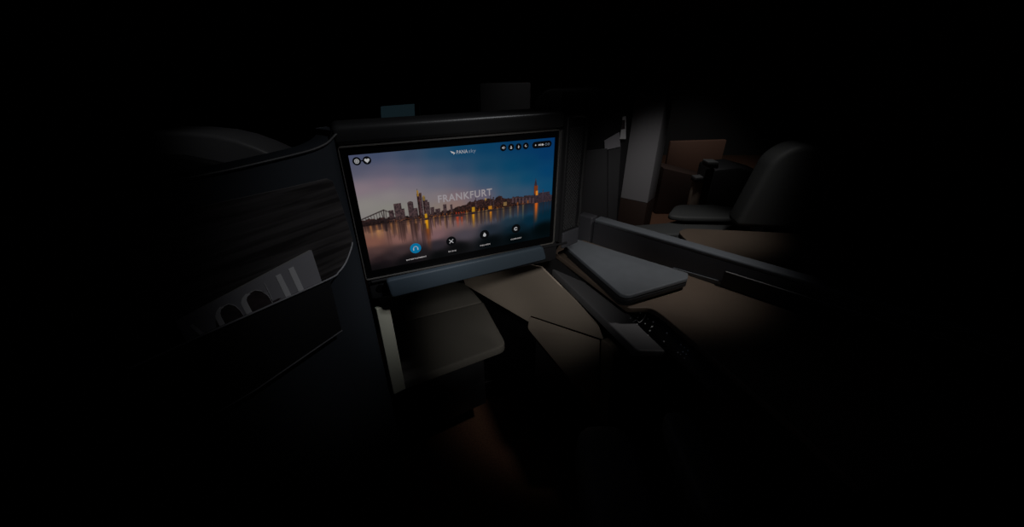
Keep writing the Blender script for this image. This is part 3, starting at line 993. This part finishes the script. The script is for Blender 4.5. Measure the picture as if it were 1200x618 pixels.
plate('card_print', [kp(728, 152, .0246), kp(729, 141, .0246), kp(732.5, 140.5, .0246), kp(732.5, 151, .0246)], -nK * .0005, M['inkphoto'], crd)

# back of the neighbouring seat
A_N = 97
NB0 = onz(862, 267, .705)
nN = hnorm(A_N)
if nN.dot(EYE - NB0) < 0: nN = -nN
def nb(x, y, d=0): return onp(x, y, NB0 + nN * d, nN)
# beige table of the neighbouring seat
ntab = thing('beige_console', 'beige table surface of the next seat beyond the divider', 'console', onz(880, 285, 0))
ZN = .70
np_ = round_corners([onz(794.5, 271.5, ZN), onz(803, 267.5, ZN), Z(NB0 + nN * .012, ZN), Z(NB0 + nN * .012 + hdir(A_N) * .62, ZN), ds(1.15, ZN, -.06), ds(.42, ZN, -.06), onz(806, 283, ZN)], .03, idx=[0, 1])
bm = bmesh.new(); prism(bm, np_, (0, 0, -.02)); bevel(bm, .003, 2, 40)
link_mesh('console_top', bm, M['beige'], ntab)
plate('console_body', [Vector((p.x, p.y, .005)) for p in [onz(830, 279, ZN), onz(850, 277, ZN), onz(990, 283, ZN), ds(1.05, ZN, -.08), ds(.50, ZN, -.08)]], (0, 0, .673), M['shell_dark'], ntab)

sb = thing('airline_seat', 'wide dark grey seat with slate armrest behind the neighbouring beige table', 'seat', nb(930, 280))
bm = bmesh.new(); prism(bm, round_corners([NB0, nb(907, 186), nb(935, 170), nb(1060, 180), NB0 + hdir(A_N) * .75], .06, idx=[1, 2, 3]), -nN * .10); bevel(bm, .02, 4, 40)
link_mesh('backrest', bm, M['seatgrey'], sb)
bm = bmesh.new(); prism(bm, round_corners([nb(965, 235, .05), nb(985, 190, .05), nb(1060, 185, .05), nb(1060, 275, .05)], .03), -nN * .048); bevel(bm, .015, 3, 40)
link_mesh('side_wing', bm, M['shell_dark'], sb)
plate('seat_base', [Vector((p.x, p.y, .005)) for p in [NB0 + hdir(A_N) * .1 - nN * .01, NB0 + hdir(A_N) * .7 - nN * .01, NB0 + hdir(A_N) * .7 - nN * .09, NB0 + hdir(A_N) * .1 - nN * .09]], (0, 0, .70), M['shell_dark'], sb)

# armrest of the neighbouring seat
ZA = .655
ap = round_corners([onz(782, 252, ZA), onz(792, 239.5, ZA), onz(835, 239.5, ZA), onz(890, 247, ZA), onz(890, 256, ZA), onz(800, 254.5, ZA)], .04, idx=[0, 1, 5])
bm = bmesh.new(); prism(bm, ap, (0, 0, -.022)); bevel(bm, .008, 3, 40)
link_mesh('arm_pad', bm, M['seatgrey'], sb)
ZB = .618
bp2 = [onz(781, 261, ZB), onz(800, 256, ZB), onz(880, 254, ZB), onz(880, 268, ZB), onz(800, 274, ZB), onz(745, 276, ZB), onz(742, 264, ZB)]
bm = bmesh.new(); prism(bm, bp2, (0, 0, -.05)); bevel(bm, .008, 3, 40)
link_mesh('arm_base', bm, M['seatgrey'], sb)
plate('arm_support', [Vector((p.x, p.y, .005)) for p in [onz(800, 258, ZB), onz(870, 256, ZB), onz(885, 275, ZB), onz(800, 275, ZB)]], (0, 0, .56), M['shell_dark'], sb)

# things further back in the cabin
def far(x, y, Y): return onp(x, y, (0, Y, 0), (0, 1, 0))


def slab(name, pts, Y, dep, m, bv=.006, parent=None, rc=None):
    q_ = [far(x, y, Y) for x, y in pts]
    if rc: q_ = round_corners(q_, rc[0], idx=rc[1])
    bm = bmesh.new(); prism(bm, q_, (0, dep, 0)); bevel(bm, bv, 2, 40)
    return link_mesh(name, bm, m, parent)


def toground(pts, Y):
    """the same outline carried down to the cabin floor"""
    a, b_ = far(*pts[0], Y), far(*pts[-1], Y)
    return [Vector((a.x, Y, .005))] + [far(x, y, Y) for x, y in pts] + [Vector((b_.x, Y, .005))]


def ground_slab(name, pts, Y, dep, m, bv=.01, rc=None, parent=None):
    q_ = toground(pts, Y)
    if rc: q_ = round_corners(q_, rc[0], idx=rc[1])
    bm = bmesh.new(); prism(bm, q_, (0, dep, 0)); bevel(bm, bv, 2, 40)
    return link_mesh(name, bm, m, parent)


tag(ground_slab('partition', [(786, 166), (852, 164)], 4.3, .05, M['brownwall']), 'red brown partition panel far behind the pale column', 'partition')
fc = thing('low_console', 'dark low console of a far seat in front of the brown partition', 'console', far(800, 225, 3.2))
ground_slab('console_body', [(778, 197), (831, 210)], 3.2, .25, M['brown'], .006, parent=fc)
q_ = [far(778, 196, 3.2), far(831, 209, 3.2), far(831, 209, 3.2) + Vector((.02, .26, .0)), far(800, 196, 3.2) + Vector((.05, .26, .0))]
fs = thing('airline_seat', 'black seat with small brown grey armrest post behind the slate armrest', 'seat', Vector((far(850, 230, 2.8).x, 2.95, 0)))
ground_slab('seat_body', [(838, 199), (868, 196), (900, 205)], 2.95, .3, M['shell_dark'], .03, parent=fs)
ground_slab('seat_wing', [(830, 200), (838, 198)], 2.90, .04, M['brown'], .005, parent=fs)

ground_slab('arm_post', [(815, 211), (826, 210)], 2.9, .05, M['wall'], .004, parent=fs)
slab('arm_cap', [(814, 214), (815.5, 208.5), (826.5, 207.5), (826, 213)], 2.88, .08, M['seatgrey'], .006, fs)
slab('headrest', [(829, 197), (830, 190), (843, 190), (842, 198)], 2.85, .10, M['seatgrey'], .008, fs)
# partitions and seats seen over the monitor
tag(ground_slab('shell_partition', [(562, 98), (622, 97)], 3.0, .06, M['pillar'], .01), 'grey partition panel rising above the monitor', 'partition')
ts = thing('small_teal_panel', 'small teal panel with an added glow at a far seat left above the big monitor', 'monitor', Vector((far(466, 140, 2.8).x, 2.8, 0)))
slab('panel', [(447, 150), (446, 125), (485, 122), (486, 150)], 2.8, .02, M['teal_glow'], .003, ts)
ground_slab('stand', [(440, 146), (492, 146)], 2.83, .05, M['shell_dark'], .003, parent=ts)
fst = thing('airline_seat', 'black rounded seat top between the teal panel and grey partition', 'seat', Vector((far(525, 130, 2.7).x, 2.7, 0)))
ground_slab('seat_body', [(489, 112), (505, 100), (545, 98), (560, 106)], 2.7, .12, M['shell_dark'], .02, rc=(.05, [1, 2, 3, 4]), parent=fst)
f2 = thing('airline_seat', 'black seat shell at the right above the monitor hood', 'seat', Vector((far(660, 120, 2.9).x, 2.9, 0)))
ground_slab('seat_body', [(626, 118), (640, 104), (700, 102), (716, 110)], 3.1, .12, M['shell_dark'], .02, rc=(.05, [1, 2, 3, 4]), parent=f2)

# overhead bins across the cabin
for i, x in enumerate((-1.9, -0.9, 0.1, 1.1, 2.1)):
    bn_ = thing('overhead_bin', ['dark overhead locker at the far left of the row', 'second dark overhead locker from the left', 'middle dark overhead locker of the row', 'second dark overhead locker from the right', 'dark overhead locker at the far right of the row'][i],
                'overhead locker', (x + .49, 4.6, 1.72), 'overhead lockers in the dark')
    bm = bmesh.new(); prism(bm, [(x, 4.2, 1.95), (x, 4.3, 1.75), (x, 5.45, 1.70), (x, 5.45, 2.35), (x, 4.3, 2.35)], (.98, 0, 0)); bevel(bm, .02, 3, 30)
    link_mesh('bin_body', bm, M['cabin'], bn_)
    bm = bmesh.new(); prism(bm, [(x + .42, 4.19, 1.99), (x + .56, 4.19, 1.99), (x + .56, 4.19, 2.02), (x + .42, 4.19, 2.02)], (0, .02, 0)); link_mesh('latch', bm, M['ledge'], bn_)

# rounded seat top at the left beyond the shell
YL = 1.15
ls = thing('airline_seat', 'dark seat with a rounded top beyond the shell at the left', 'seat', Vector((far(250, 200, YL).x, YL, 0)))
arc_ = [(60, 190), (90, 172), (130, 160), (180, 155), (220, 155.5), (250, 158.5), (275, 164), (300, 173), (325, 184), (345, 196)]
q_ = toground(arc_, YL)
bm = bmesh.new(); prism(bm, q_, (0, .12, 0)); bevel(bm, .012, 3, 50)
link_mesh('backrest', bm, M['ledge'], ls)
arc2 = [(80, 205), (120, 186), (170, 178), (220, 180), (270, 190), (310, 200)]
q_ = [v + Vector((0, -.03, 0)) for v in toground(arc2, YL)]
bm = bmesh.new(); prism(bm, q_, (0, .028, 0)); bevel(bm, .012, 3, 50)
link_mesh('headrest_cushion', bm, M['shell_dark'], ls)

# ------------------------------------------------------------------ the passenger's own seat, at the bottom edge
own = thing('airline_seat', 'dark grey seat edge and armrest at the bottom of the picture', 'seat', (.10, .35, 0))
def ball(c, r, m, name):
    bm = bmesh.new(); bmesh.ops.create_uvsphere(bm, u_segments=24, v_segments=14, radius=1)
    for v in bm.verts:
        co = v.co.copy()
        v.co = Vector((math.copysign(abs(co.x) ** .6, co.x) * r[0], math.copysign(abs(co.y) ** .6, co.y) * r[1], math.copysign(abs(co.z) ** .6, co.z) * r[2])) + Vector(c)
    return link_mesh(name, bm, m, own)
ap1 = onz(785, 492, .60); ap2 = onz(705, 500, .50)
ball(ap1 + Vector((.01, -.10, 0)), (.035, .11, .03), M['seatgrey'], 'arm_pad')
ball(ap2 + Vector((.0, -.14, -.03)), (.07, .15, .05), M['seatgrey'], 'cushion_bolster')
plate('seat_base', boxpts(ap2.x - .05, ap1.x + .02, ap2.y - .26, ap2.y - .08, .005), (0, 0, .44), M['shell_dark'], own, .02)
plate('arm_support', boxpts(ap1.x - .01, ap1.x + .03, ap1.y - .17, ap1.y - .05, .40), (0, 0, .18), M['shell_dark'], own, .005)
